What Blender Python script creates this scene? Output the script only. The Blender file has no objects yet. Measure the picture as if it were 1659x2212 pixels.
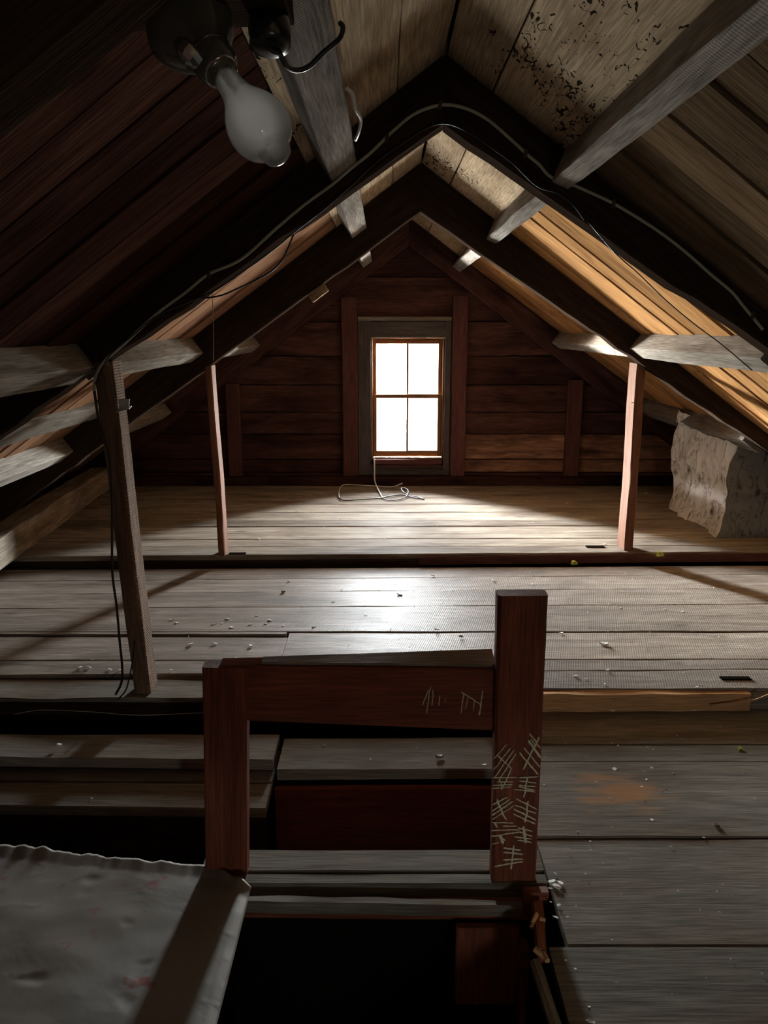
import bpy, math, random
from mathutils import Vector, noise
R = random.Random(7)
S = bpy.context.scene
COL = S.collection

# ------------------------------------------------------------------ camera
EYE = 1.26; PITCH = math.radians(13.4); F = 1661.0; W, H = 1659.0, 2212.0
cd = bpy.data.cameras.new('camera'); cam = bpy.data.objects.new('camera', cd); COL.objects.link(cam)
cam.location = (0, 0, EYE); cam.rotation_euler = (math.radians(90) - PITCH, 0, 0)
cd.sensor_fit = 'HORIZONTAL'; cd.sensor_width = 36.0; cd.lens = 36.0 * F / W
cd.clip_start = 0.02; cd.clip_end = 200
S.camera = cam

# ------------------------------------------------------------------ daylight
SKY = 62.0
w = bpy.data.worlds.new('daylight'); S.world = w; w.use_nodes = True
nt = w.node_tree; nt.nodes.clear()
tc = nt.nodes.new('ShaderNodeTexCoord'); sp = nt.nodes.new('ShaderNodeSeparateXYZ')
rp = nt.nodes.new('ShaderNodeValToRGB'); bg = nt.nodes.new('ShaderNodeBackground'); wo = nt.nodes.new('ShaderNodeOutputWorld')
mr = nt.nodes.new('ShaderNodeMapRange'); mr.inputs[1].default_value = -1; mr.inputs[2].default_value = 1
nt.links.new(tc.outputs['Generated'], sp.inputs[0]); nt.links.new(sp.outputs['Z'], mr.inputs[0]); nt.links.new(mr.outputs[0], rp.inputs[0])
cr = rp.color_ramp
cr.elements[0].position = 0.0; cr.elements[0].color = (.14, .12, .09, 1)
cr.elements[1].position = 1.0; cr.elements[1].color = (.10, .11, .12, 1)
for p_, c_ in ((.25, (.76, .78, .76, 1)), (.36, (.68, .70, .68, 1)), (.44, (.28, .27, .24, 1)), (.485, (.38, .38, .35, 1)), (.52, (.88, .97, 1.0, 1)), (.60, (.90, .97, 1.0, 1)), (.68, (.34, .35, .36, 1)), (.80, (.12, .125, .13, 1))):
    e_ = cr.elements.new(p_); e_.color = c_
# brighter towards the left of the window axis
mh = nt.nodes.new('ShaderNodeMapRange'); mh.inputs[1].default_value = -1; mh.inputs[2].default_value = 1
mx = nt.nodes.new('ShaderNodeValToRGB'); k_ = mx.color_ramp
for p_, v_ in ((.14, 1.0), (.20, .26), (.42, .066), (.60, .056), (.78, .08), (.90, .16)):
    e_ = k_.elements.new(p_); e_.color = (v_, v_, v_, 1)
k_.elements[0].color = (1, 1, 1, 1); k_.elements[-1].color = (.17, .17, .17, 1)
ml = nt.nodes.new('ShaderNodeMath'); ml.operation = 'MULTIPLY'; ml.inputs[1].default_value = SKY * 34
nt.links.new(sp.outputs['X'], mh.inputs[0]); nt.links.new(mh.outputs[0], mx.inputs[0]); nt.links.new(mx.outputs['Color'], ml.inputs[0])
nt.links.new(rp.outputs['Color'], bg.inputs['Color']); nt.links.new(ml.outputs[0], bg.inputs['Strength']); nt.links.new(bg.outputs[0], wo.inputs[0])

def portal(loc, sx, sz, rx):
    ld = bpy.data.lights.new('window_daylight', 'AREA'); ld.shape = 'RECTANGLE'; ld.size = sx; ld.size_y = sz
    ld.cycles.is_portal = True
    lo = bpy.data.objects.new('window_daylight', ld); COL.objects.link(lo); lo.location = loc; lo.rotation_euler = (rx, 0, 0)
portal((.19, 6.44, .70), .62, 1.02, math.radians(-90))
portal((.80, -1.56, .26), .18, .15, math.radians(90))  # portal of the added rear window, fill for camera-side faces

S.view_settings.view_transform = 'Standard'; S.view_settings.look = 'None'; S.view_settings.gamma = 1
S.view_settings.use_curve_mapping = False
S.view_settings.exposure = 1.95
S.cycles.max_bounces = 10; S.cycles.diffuse_bounces = 7; S.cycles.glossy_bounces = 4; S.cycles.transparent_max_bounces = 12
S.cycles.caustics_reflective = False; S.cycles.caustics_refractive = False
S.cycles.sample_clamp_indirect = 6.0
S.cycles.use_denoising = True

# ------------------------------------------------------------------ helpers
cP, sP = math.cos(PITCH), math.sin(PITCH)
def at(px, py, Y=None, Z=None, X=None):
    """world point seen at photo pixel (px, py) on a plane Y=, Z= or X="""
    a = (px - W / 2) / F; b = (H / 2 - py) / F
    d = Vector((a, cP + sP * b, -sP + cP * b))
    if Y is not None: t = Y / d.y
    elif Z is not None: t = (Z - EYE) / d.z
    else: t = X / d.x
    return Vector((0, 0, EYE)) + d * t

def tag(o, label=None, cat=None, group=None, kind=None):
    if label: o['label'] = label
    if cat: o['category'] = cat
    if group: o['group'] = group
    if kind: o['kind'] = kind
    return o
def empty(name, loc=(0, 0, 0)):
    o = bpy.data.objects.new(name, None); COL.objects.link(o); o.location = loc; o.empty_display_size = .1; return o

class MB:
    def __init__(self): self.v = []; self.f = []; self.g = []; self.p = []
    def build(self, name, mat, parent=None, smooth=False):
        me = bpy.data.meshes.new(name); me.from_pydata([tuple(x) for x in self.v], [], self.f)
        a = me.attributes.new('gc', 'FLOAT_VECTOR', 'POINT'); a.data.foreach_set('vector', [c for g in self.g for c in g])
        a = me.attributes.new('pv', 'FLOAT', 'POINT'); a.data.foreach_set('value', self.p)
        if smooth: me.polygons.foreach_set('use_smooth', [True] * len(me.polygons))
        me.materials.append(mat); me.update()
        o = bpy.data.objects.new(name, me); COL.objects.link(o)
        if parent is not None:
            o.parent = parent; o.matrix_parent_inverse = parent.matrix_basis.inverted()
        return o
    def rings(self, rings, gcs, pv, caps=True, closed=True):
        n = len(rings[0]); b = len(self.v)
        for r, g in zip(rings, gcs):
            self.v += r; self.g += g; self.p += [pv] * n
        for i in range(len(rings) - 1):
            for j in range(n):
                k = (j + 1) % n
                self.f.append((b + i * n + j, b + i * n + k, b + (i + 1) * n + k, b + (i + 1) * n + j))
        if caps:
            self.f.append(tuple(b + j for j in range(n))[::-1]); m = b + (len(rings) - 1) * n
            self.f.append(tuple(m + j for j in range(n)))
    def timber(self, a, b, wd, ht, up=(0, 0, 1), ch=.006, segs=0, wob=0.0, wd2=None, ht2=None, pv=None):
        """sawn timber from a to b: centre line, width across, height along up; chamfered, slightly irregular"""
        a = Vector(a); b = Vector(b); L = (b - a).length; d = (b - a) / L
        up = Vector(up); s = d.cross(up).normalized(); u = s.cross(d).normalized()
        segs = segs or max(2, int(L / .12)); wd2 = wd2 or wd; ht2 = ht2 or ht
        sd = R.uniform(0, 50); pv = R.random() if pv is None else pv
        go = (R.uniform(0, 40), R.uniform(0, 40), R.uniform(0, 40))
        rs, gs = [], []
        for i in range(segs + 1):
            t = i / segs; hw = (wd + (wd2 - wd) * t) / 2; hh = (ht + (ht2 - ht) * t) / 2; c = a + d * (L * t); ring = []; gr = []
            cc = min(ch, hw * .6, hh * .6)
            pts = [(-hw, -hh + cc), (-hw, hh - cc), (-hw + cc, hh), (hw - cc, hh), (hw, hh - cc), (hw, -hh + cc), (hw - cc, -hh), (-hw + cc, -hh)]
            for k, (x, y) in enumerate(pts):
                q = k // 2
                nx = noise.noise((sd + t * L * 2.2, q * 7.1, 1.3)) * wob + noise.noise((sd + t * L * 11, k * 5.1, 2.3)) * wob * .35
                ny = noise.noise((sd + t * L * 2.2, q * 7.1, 9.3)) * wob + noise.noise((sd + t * L * 11, k * 5.1, 8.3)) * wob * .35
                ring.append(c + s * (x + nx) + u * (y + ny)); gr.append((t * L + go[0], x + go[1], y + go[2]))
            rs.append(ring); gs.append(gr)
        self.rings(rs, gs, pv); return self
    def grid(self, fn, nu, nv, gfn, pv=.5):
        b = len(self.v)
        for i in range(nu + 1):
            for j in range(nv + 1):
                self.v.append(fn(i / nu, j / nv)); self.g.append(gfn(i / nu, j / nv)); self.p.append(pv)
        for i in range(nu):
            for j in range(nv):
                q = b + i * (nv + 1) + j; self.f.append((q, q + nv + 1, q + nv + 2, q + 1))
        return self
    def quadbox(self, c4, th, nrm=(0, 0, 1), n=1, wob=0.0, pv=None, swap=False, drop=True):
        """board from four top corners (c0->c1 long edge, c3->c2 other long edge), thickness th below along nrm"""
        c0, c1, c2, c3 = [Vector(c) for c in c4]; nr = Vector(nrm); L = (c1 - c0).length; Wd = (c3 - c0).length
        go = (R.uniform(0, 40), R.uniform(0, 40), R.uniform(0, 40)); pv = R.random() if pv is None else pv; sd = R.uniform(0, 90)
        rs, gs = [], []; ch = min(.004, th * .3, Wd * .2)
        for i in range(n + 1):
            t = i / n; p = c0.lerp(c1, t); q = c3.lerp(c2, t); e = (q - p).normalized(); w_ = (q - p).length
            o1 = noise.noise((sd + t * L * 3, 1, 0)) * wob; o2 = noise.noise((sd + t * L * 3, 5, 0)) * wob
            e1 = noise.noise((sd + t * L * 9, 9, 0)) * wob * .5; e2 = noise.noise((sd + t * L * 9, 14, 0)) * wob * .5
            ring = [p - nr * th + e * e1, p - nr * ch + nr * o1 + e * e1, p + e * (ch + e1) + nr * o1, q - e * (ch + e2) + nr * o2, q - nr * ch + nr * o2 - e * e2, q - nr * th - e * e2]
            rs.append(ring); x = t * L + go[0]
            gs.append([(x, go[1], go[2] - th), (x, go[1], go[2]), (x, go[1] + ch, go[2]), (x, go[1] + w_ - ch, go[2]), (x, go[1] + w_, go[2]), (x, go[1] + w_, go[2] - th)])
        self.rings(rs, gs, pv); return self
    def box(self, lo, hi, pv=.5):
        lo = Vector(lo); hi = Vector(hi); b = len(self.v)
        for x in (lo.x, hi.x):
            for y in (lo.y, hi.y):
                for z in (lo.z, hi.z): self.v.append(Vector((x, y, z))); self.g.append((x, y, z)); self.p.append(pv)
        for f in ((0, 1, 3, 2), (4, 6, 7, 5), (0, 4, 5, 1), (2, 3, 7, 6), (0, 2, 6, 4), (1, 5, 7, 3)): self.f.append(tuple(b + i for i in f))
        return self
    def lathe(self, base, axis, prof, n=32, pv=.5):
        base = Vector(base); ax = Vector(axis).normalized(); s = ax.orthogonal().normalized(); u = ax.cross(s)
        rs, gs = [], []
        for (h, r) in prof:
            ring = [base + ax * h + (s * math.cos(2 * math.pi * k / n) + u * math.sin(2 * math.pi * k / n)) * max(r, 1e-5) for k in range(n)]
            rs.append(ring); gs.append([tuple(p) for p in ring])
        self.rings(rs, gs, pv); return self

def cable(name, pts, r, mat, parent=None, sub=6):
    """smooth round cable through the points"""
    P = [Vector(p) for p in pts]; P = [P[0] * 2 - P[1]] + P + [P[-1] * 2 - P[-2]]; C = []
    for i in range(1, len(P) - 2):
        for k in range(sub):
            t = k / sub; p0, p1, p2, p3 = P[i - 1:i + 3]
            C.append(.5 * (2 * p1 + (p2 - p0) * t + (2 * p0 - 5 * p1 + 4 * p2 - p3) * t * t + (3 * p1 - p0 - 3 * p2 + p3) * t ** 3))
    C.append(P[-2]); rs, gs = [], []; u = None; l = 0
    for i, c in enumerate(C):
        d = (C[min(i + 1, len(C) - 1)] - C[max(i - 1, 0)]).normalized()
        u = d.orthogonal().normalized() if u is None else (u - d * u.dot(d)).normalized(); v = d.cross(u)
        rs.append([c + (u * math.cos(a) + v * math.sin(a)) * r for a in [2 * math.pi * q / 8 for q in range(8)]])
        l += (c - C[i - 1]).length if i else 0; gs.append([(l, q * .01, 0) for q in range(8)])
    mb = MB(); mb.rings(rs, gs, .5); return mb.build(name, mat, parent, smooth=True)

# ------------------------------------------------------------------ materials
def node(nt, t, **k):
    n = nt.nodes.new(t)
    for a, v in k.items():
        if a.startswith('i_'):
            n.inputs[int(a[2:])].default_value = v
        else: setattr(n, a, v)
    return n
def wood(name, c1, c2, stain, stain_amt=.5, rough=.6, spec=.4, bump=.35, gs=1.0, knots=.5, var=.35, saw=0.0, spots=0.0, stain_scale=(1.1, 3.0)):
    m = bpy.data.materials.new(name); m.use_nodes = True; nt = m.node_tree; nt.nodes.clear(); lk = nt.links.new
    at_ = node(nt, 'ShaderNodeAttribute', attribute_name='gc'); pv = node(nt, 'ShaderNodeAttribute', attribute_name='pv')
    out = node(nt, 'ShaderNodeOutputMaterial'); bs = node(nt, 'ShaderNodeBsdfPrincipled')
    # warp so the grain bends round knots
    mk = node(nt, 'ShaderNodeMapping'); mk.inputs['Scale'].default_value = (2.2, 7, 7); lk(at_.outputs['Vector'], mk.inputs[0])
    nw = node(nt, 'ShaderNodeTexNoise'); nw.inputs['Scale'].default_value = 1.0; nw.inputs['Detail'].default_value = 2; lk(mk.outputs[0], nw.inputs[0])
    mg = node(nt, 'ShaderNodeMapping'); mg.inputs['Scale'].default_value = (1.3 * gs, 26 * gs, 26 * gs); lk(at_.outputs['Vector'], mg.inputs[0])
    ad = node(nt, 'ShaderNodeVectorMath', operation='MULTIPLY_ADD'); lk(nw.outputs['Color'], ad.inputs[0]); ad.inputs[1].default_value = (1.6, 1.6, 1.6); lk(mg.outputs[0], ad.inputs[2])
    ng = node(nt, 'ShaderNodeTexNoise'); ng.inputs['Scale'].default_value = 1.0; ng.inputs['Detail'].default_value = 6; ng.inputs['Roughness'].default_value = .65; lk(ad.outputs[0], ng.inputs[0])
    mf = node(nt, 'ShaderNodeMapping'); mf.inputs['Scale'].default_value = (9, 210, 210); lk(at_.outputs['Vector'], mf.inputs[0])
    nf = node(nt, 'ShaderNodeTexNoise'); nf.inputs['Scale'].default_value = 1.0; nf.inputs['Detail'].default_value = 3; lk(mf.outputs[0], nf.inputs[0])
    r1 = node(nt, 'ShaderNodeMapRange'); r1.inputs[1].default_value = .3; r1.inputs[2].default_value = .7; lk(ng.outputs['Fac'], r1.inputs[0])
    mixc = node(nt, 'ShaderNodeMix', data_type='RGBA'); mixc.inputs[6].default_value = (*c1, 1); mixc.inputs[7].default_value = (*c2, 1); lk(r1.outputs[0], mixc.inputs[0])
    # stains with their own shape
    ms = node(nt, 'ShaderNodeMapping'); ms.inputs['Scale'].default_value = (stain_scale[0], stain_scale[1], stain_scale[1]); lk(at_.outputs['Vector'], ms.inputs[0])
    ns = node(nt, 'ShaderNodeTexNoise'); ns.inputs['Scale'].default_value = 1.6; ns.inputs['Detail'].default_value = 5; ns.inputs['Distortion'].default_value = .6; lk(ms.outputs[0], ns.inputs[0])
    rs_ = node(nt, 'ShaderNodeMapRange'); rs_.inputs[1].default_value = .46; rs_.inputs[2].default_value = .72; rs_.inputs[4].default_value = stain_amt; lk(ns.outputs['Fac'], rs_.inputs[0])
    m2 = node(nt, 'ShaderNodeMix', data_type='RGBA'); m2.inputs[7].default_value = (*stain, 1); lk(rs_.outputs[0], m2.inputs[0]); lk(mixc.outputs[2], m2.inputs[6])
    last = m2.outputs[2]
    # knots
    mv = node(nt, 'ShaderNodeMapping'); mv.inputs['Scale'].default_value = (2.6, 6.5, 6.5); lk(at_.outputs['Vector'], mv.inputs[0])
    vk = node(nt, 'ShaderNodeTexVoronoi'); vk.inputs['Scale'].default_value = 1.0; lk(mv.outputs[0], vk.inputs[0])
    rk = node(nt, 'ShaderNodeMapRange'); rk.inputs[1].default_value = .06; rk.inputs[2].default_value = .14; rk.inputs[3].default_value = knots; rk.inputs[4].default_value = 0; lk(vk.outputs['Distance'], rk.inputs[0])
    m3 = node(nt, 'ShaderNodeMix', data_type='RGBA'); m3.inputs[7].default_value = (stain[0] * .6, stain[1] * .6, stain[2] * .6, 1); lk(rk.outputs[0], m3.inputs[0]); lk(last, m3.inputs[6]); last = m3.outputs[2]
    if spots > 0:
        mp = node(nt, 'ShaderNodeMapping'); mp.inputs['Scale'].default_value = (22, 48, 48); lk(at_.outputs['Vector'], mp.inputs[0])
        vp = node(nt, 'ShaderNodeTexNoise'); vp.inputs['Scale'].default_value = 1.0; vp.inputs['Detail'].default_value = 3; vp.inputs['Distortion'].default_value = 1.5; lk(mp.outputs[0], vp.inputs[0])
        nq = node(nt, 'ShaderNodeTexNoise'); nq.inputs['Scale'].default_value = 2.6; lk(at_.outputs['Vector'], nq.inputs[0])
        rq = node(nt, 'ShaderNodeMapRange'); rq.inputs[1].default_value = .42; rq.inputs[2].default_value = .66; rq.inputs[3].default_value = .80; rq.inputs[4].default_value = .56; lk(nq.outputs['Fac'], rq.inputs[0])
        lt = node(nt, 'ShaderNodeMath', operation='GREATER_THAN'); lk(vp.outputs['Fac'], lt.inputs[0]); lk(rq.outputs[0], lt.inputs[1])
        mu = node(nt, 'ShaderNodeMath', operation='MULTIPLY'); mu.inputs[1].default_value = spots; lk(lt.outputs[0], mu.inputs[0])
        m4 = node(nt, 'ShaderNodeMix', data_type='RGBA'); m4.inputs[7].default_value = (.012, .008, .006, 1); lk(mu.outputs[0], m4.inputs[0]); lk(last, m4.inputs[6]); last = m4.outputs[2]
    # board to board variation and fine pores
    rv = node(nt, 'ShaderNodeMapRange'); rv.inputs[3].default_value = 1 - var; rv.inputs[4].default_value = 1 + var; lk(pv.outputs['Fac'], rv.inputs[0])
    rf = node(nt, 'ShaderNodeMapRange'); rf.inputs[1].default_value = .3; rf.inputs[2].default_value = .7; rf.inputs[3].default_value = .62; rf.inputs[4].default_value = 1.22; lk(nf.outputs['Fac'], rf.inputs[0])
    mm = node(nt, 'ShaderNodeMath', operation='MULTIPLY'); lk(rv.outputs[0], mm.inputs[0]); lk(rf.outputs[0], mm.inputs[1])
    sc = node(nt, 'ShaderNodeVectorMath', operation='SCALE'); lk(last, sc.inputs[0]); lk(mm.outputs[0], sc.inputs['Scale'])
    lk(sc.outputs[0], bs.inputs['Base Color'])
    rr = node(nt, 'ShaderNodeMapRange'); rr.inputs[3].default_value = rough - .08; rr.inputs[4].default_value = min(1, rough + .14); lk(ns.outputs['Fac'], rr.inputs[0]); lk(rr.outputs[0], bs.inputs['Roughness'])
    bs.inputs['Specular IOR Level'].default_value = spec
    h1 = node(nt, 'ShaderNodeMath', operation='MULTIPLY_ADD'); h1.inputs[1].default_value = .35; lk(nf.outputs['Fac'], h1.inputs[0]); lk(ng.outputs['Fac'], h1.inputs[2])
    hout = h1.outputs[0]
    if saw > 0:
        mw = node(nt, 'ShaderNodeMapping'); mw.inputs['Rotation'].default_value = (0, 0, .25); lk(at_.outputs['Vector'], mw.inputs[0])
        wv = node(nt, 'ShaderNodeTexWave', wave_type='BANDS', bands_direction='X'); wv.inputs['Scale'].default_value = 34; wv.inputs['Distortion'].default_value = 1.2; lk(mw.outputs[0], wv.inputs[0])
        h2 = node(nt, 'ShaderNodeMath', operation='MULTIPLY_ADD'); h2.inputs[1].default_value = saw; lk(wv.outputs['Fac'], h2.inputs[0]); lk(hout, h2.inputs[2]); hout = h2.outputs[0]
    bp = node(nt, 'ShaderNodeBump'); bp.inputs['Strength'].default_value = bump; bp.inputs['Distance'].default_value = .006; lk(hout, bp.inputs['Height']); lk(bp.outputs[0], bs.inputs['Normal'])
    lk(bs.outputs[0], out.inputs[0]); return m
def plain(name, col, rough=.5, metal=0, spec=.5, nz=0, nscale=20, bump=0):
    m = bpy.data.materials.new(name); m.use_nodes = True; nt = m.node_tree; bs = nt.nodes['Principled BSDF']
    bs.inputs['Roughness'].default_value = rough; bs.inputs['Metallic'].default_value = metal; bs.inputs['Specular IOR Level'].default_value = spec
    t = node(nt, 'ShaderNodeTexCoord'); n = node(nt, 'ShaderNodeTexNoise'); n.inputs['Scale'].default_value = nscale; n.inputs['Detail'].default_value = 5
    nt.links.new(t.outputs['Object'], n.inputs[0])
    mx = node(nt, 'ShaderNodeMix', data_type='RGBA'); mx.inputs[6].default_value = (*[c * (1 - nz) for c in col], 1); mx.inputs[7].default_value = (*[min(1, c * (1 + nz)) for c in col], 1)
    nt.links.new(n.outputs['Fac'], mx.inputs[0]); nt.links.new(mx.outputs[2], bs.inputs['Base Color'])
    if bump:
        b = node(nt, 'ShaderNodeBump'); b.inputs['Strength'].default_value = bump; b.inputs['Distance'].default_value = .004
        nt.links.new(n.outputs['Fac'], b.inputs['Height']); nt.links.new(b.outputs[0], bs.inputs['Normal'])
    return m

def glass(name, tint):
    m = bpy.data.materials.new(name); m.use_nodes = True; nt = m.node_tree; nt.nodes.clear()
    g1 = node(nt, 'ShaderNodeBsdfTransparent'); g1.inputs[0].default_value = (*tint, 1); g2 = node(nt, 'ShaderNodeBsdfGlossy'); g2.inputs['Roughness'].default_value = .03
    fr = node(nt, 'ShaderNodeFresnel'); fr.inputs[0].default_value = 1.45; mxs = node(nt, 'ShaderNodeMixShader'); go_ = node(nt, 'ShaderNodeOutputMaterial')
    nt.links.new(fr.outputs[0], mxs.inputs[0]); nt.links.new(g1.outputs[0], mxs.inputs[1]); nt.links.new(g2.outputs[0], mxs.inputs[2]); nt.links.new(mxs.outputs[0], go_.inputs[0]); return m
M_floor1 = wood('weathered floorboards', (.22, .175, .13), (.47, .41, .33), (.09, .055, .04), .65, rough=0.75, spec=0.04, bump=.4, knots=.5, var=.22)
M_floor2 = wood('grey dusty floorboards', (.205, .168, .135), (.43, .37, .31), (.085, .06, .045), .6, rough=0.55, spec=0.12, bump=.45, saw=.12, knots=.35, var=.18)
M_floor3 = wood('dull grey floorboards', (.15, .138, .112), (.26, .24, .20), (.16, .085, .045), .5, rough=0.78, spec=0.04, bump=.2, knots=.2, var=.15)
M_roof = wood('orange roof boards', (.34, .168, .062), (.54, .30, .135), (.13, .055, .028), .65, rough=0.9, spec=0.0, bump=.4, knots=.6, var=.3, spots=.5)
M_roofL = wood('brown roof boards', (.19, .10, .062), (.31, .18, .11), (.09, .04, .03), .65, rough=0.9, spec=0.0, bump=.5, knots=.6, var=.35, spots=.3)  # left slope darker than the right: weaker light put into the board colour
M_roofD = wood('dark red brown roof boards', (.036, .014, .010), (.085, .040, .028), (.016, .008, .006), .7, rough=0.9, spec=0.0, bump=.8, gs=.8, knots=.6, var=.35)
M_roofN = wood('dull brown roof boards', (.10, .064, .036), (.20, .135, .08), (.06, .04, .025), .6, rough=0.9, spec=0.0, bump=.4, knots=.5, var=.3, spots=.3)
M_ridge = wood('pale mottled ridge boards', (.40, .29, .18), (.55, .43, .30), (.16, .10, .07), .55, rough=0.9, spec=0.0, bump=.5, gs=.55, knots=.3, var=.2, spots=.95)
M_purlin = wood('grey sawn purlin', (.20, .18, .155), (.41, .375, .335), (.11, .085, .065), .5, rough=0.9, spec=0.0, bump=.5, saw=.1, knots=.4, var=.2)
M_rafter = wood('dark old rafter', (.030, .020, .015), (.055, .036, .026), (.016, .011, .009), .5, rough=0.9, spec=0.0, bump=.6, knots=.4, var=.2)
M_post = wood('red brown post', (.13, .058, .035), (.23, .11, .068), (.06, .028, .018), .45, rough=0.8, spec=0.06, bump=.35, knots=.4, var=.15)
M_postL = wood('brown sawn post', (.17, .10, .065), (.34, .23, .155), (.09, .05, .03), .4, rough=0.8, spec=0.06, bump=.7, saw=.9, knots=.2, var=.1)
M_frame = wood('mahogany stained frame', (.17, .050, .027), (.29, .090, .048), (.08, .024, .016), .5, rough=0.55, spec=0.2, bump=.25, knots=.5, var=.12)
M_wall = wood('dark red brown wall boards', (.050, .022, .019), (.13, .065, .052), (.018, .009, .009), .85, rough=0.9, spec=0.0, bump=.6, gs=.7, knots=.5, var=.35)
M_wallp = wood('peeled red brown wall boards', (.07, .03, .024), (.42, .24, .15), (.025, .012, .011), .9, rough=.9, spec=0.0, bump=.6, gs=.45, knots=.5, var=.3)
M_stud = wood('red stained studs', (.10, .042, .038), (.14, .062, .055), (.09, .035, .03), .45, rough=0.8, spec=0.06, bump=.3, knots=.3, var=.15)
M_casing = wood('grey brown casing', (.07, .062, .06), (.11, .098, .095), (.08, .05, .04), .4, rough=0.8, spec=0.06, bump=.3, knots=.2, var=.12)
M_sash = wood('brown sash wood', (.24, .11, .05), (.34, .17, .08), (.14, .05, .03), .4, rough=0.8, spec=0.06, bump=.2, knots=.1, var=.1)
M_dark = plain('dark void shade', (.009, .007, .006), .95, spec=0, nz=.3, nscale=8)  # near-black colour stands in for shade in gaps and voids
M_fresh = wood('fresh split wood', (.62, .34, .15), (.78, .50, .26), (.4, .2, .1), .3, rough=.7, spec=.3, bump=.6, knots=0, var=.1)
M_edge = wood('worn orange board edge', (.50, .27, .12), (.62, .38, .20), (.26, .15, .09), .6, rough=0.8, spec=0.06, bump=.4, knots=.2, var=.1)
M_black = plain('black cable sheath', (.012, .012, .012), .45, nz=.2)
M_grayc = plain('grey green cable sheath', (.42, .43, .33), .5, nz=.25, nscale=30)
M_white = plain('white cable sheath', (.75, .74, .70), .45, nz=.1)
M_brownc = plain('brown flat cord', (.10, .07, .035), .45, nz=.2)
M_tin = plain('bright tin', (.75, .75, .75), .16, metal=.9, nz=.2, nscale=60)
M_chip = plain('pale plaster chip', (.92, .90, .84), .8, nz=.15, nscale=90)
M_leaf = plain('yellow green leaf', (.62, .68, .18), .7, nz=.2, nscale=80)
M_chalk = plain('chalk', (.95, .78, .55), .95, spec=.1, nz=.3, nscale=260)
M_nail = plain('rusty nail', (.09, .05, .035), .6, metal=.5, nz=.3, nscale=60)

def worn_patch(mat, c, sx, sy, col):
    nt = mat.node_tree; lk = nt.links.new; bs = [n for n in nt.nodes if n.type == 'BSDF_PRINCIPLED'][0]; src = bs.inputs['Base Color'].links[0].from_socket
    t = node(nt, 'ShaderNodeTexCoord'); mp = node(nt, 'ShaderNodeMapping', vector_type='TEXTURE'); mp.inputs['Location'].default_value = c; mp.inputs['Scale'].default_value = (sx, sy, 1); lk(t.outputs['Object'], mp.inputs[0])
    ln = node(nt, 'ShaderNodeVectorMath', operation='LENGTH'); lk(mp.outputs[0], ln.inputs[0])
    m2 = node(nt, 'ShaderNodeMapping'); m2.inputs['Scale'].default_value = (7, 26, 26); lk(t.outputs['Object'], m2.inputs[0])
    nn = node(nt, 'ShaderNodeTexNoise'); nn.inputs['Scale'].default_value = 1; nn.inputs['Detail'].default_value = 5; lk(m2.outputs[0], nn.inputs[0])
    ad = node(nt, 'ShaderNodeMath', operation='MULTIPLY_ADD'); ad.inputs[1].default_value = 2.4; lk(nn.outputs['Fac'], ad.inputs[0]); lk(ln.outputs['Value'], ad.inputs[2])
    mr = node(nt, 'ShaderNodeMapRange'); mr.inputs[1].default_value = 1.35; mr.inputs[2].default_value = 2.1; mr.inputs[3].default_value = .85; mr.inputs[4].default_value = 0; lk(ad.outputs[0], mr.inputs[0])
    mx = node(nt, 'ShaderNodeMix', data_type='RGBA'); mx.inputs[7].default_value = (*col, 1); lk(mr.outputs[0], mx.inputs[0]); lk(src, mx.inputs[6]); lk(mx.outputs[2], bs.inputs['Base Color'])
p_ = at(1335, 1712, Z=-.123); worn_patch(M_floor3, p_, .17, .12, (.40, .21, .095))

# ------------------------------------------------------------------ section lines of the roof (ridge over RX)
RX = .19
def Bz(X): return 2.085 - .72 * abs(X - RX)        # underside of roof boards
def Pz(X): return 1.969 - .72 * abs(X - RX)        # underside of purlins
F1, F2, F3 = 0.0, -.05, -.123
def hY(py, h): return at(W / 2, py, Z=EYE - h).y

# ------------------------------------------------------------------ floor : upper level
def seams_to_planks(mb, lines, x0, x1, z, th=.03, gap=.004, n=16, wob=.003, jog=.002):
    """lines: list of (Y at x0, Y at x1) from far to near"""
    for (a, b), (c, d) in zip(lines[:-1], lines[1:]):
        dz = R.uniform(-jog, jog)
        mb.quadbox([(x0, c + gap, z + dz), (x1, d + gap, z + dz), (x1, b, z + dz), (x0, a, z + dz)], th, n=n, wob=wob)
m = MB()
s1 = [1052, 1063, 1075, 1090, 1107, 1124, 1138, 1152, 1165, 1180]
L1 = []
for s in s1:
    y = at(W / 2, s, Z=0).y; L1.append((y - R.uniform(0, .05), y + R.uniform(0, .05)))
L1[0] = (6.34, 6.34); L1.append((4.17, 4.31))
seams_to_planks(m, L1, -2.75, 3.05, F1, n=40, gap=.006)
o = m.build('floor', M_floor1); tag(o, kind='structure')
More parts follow.
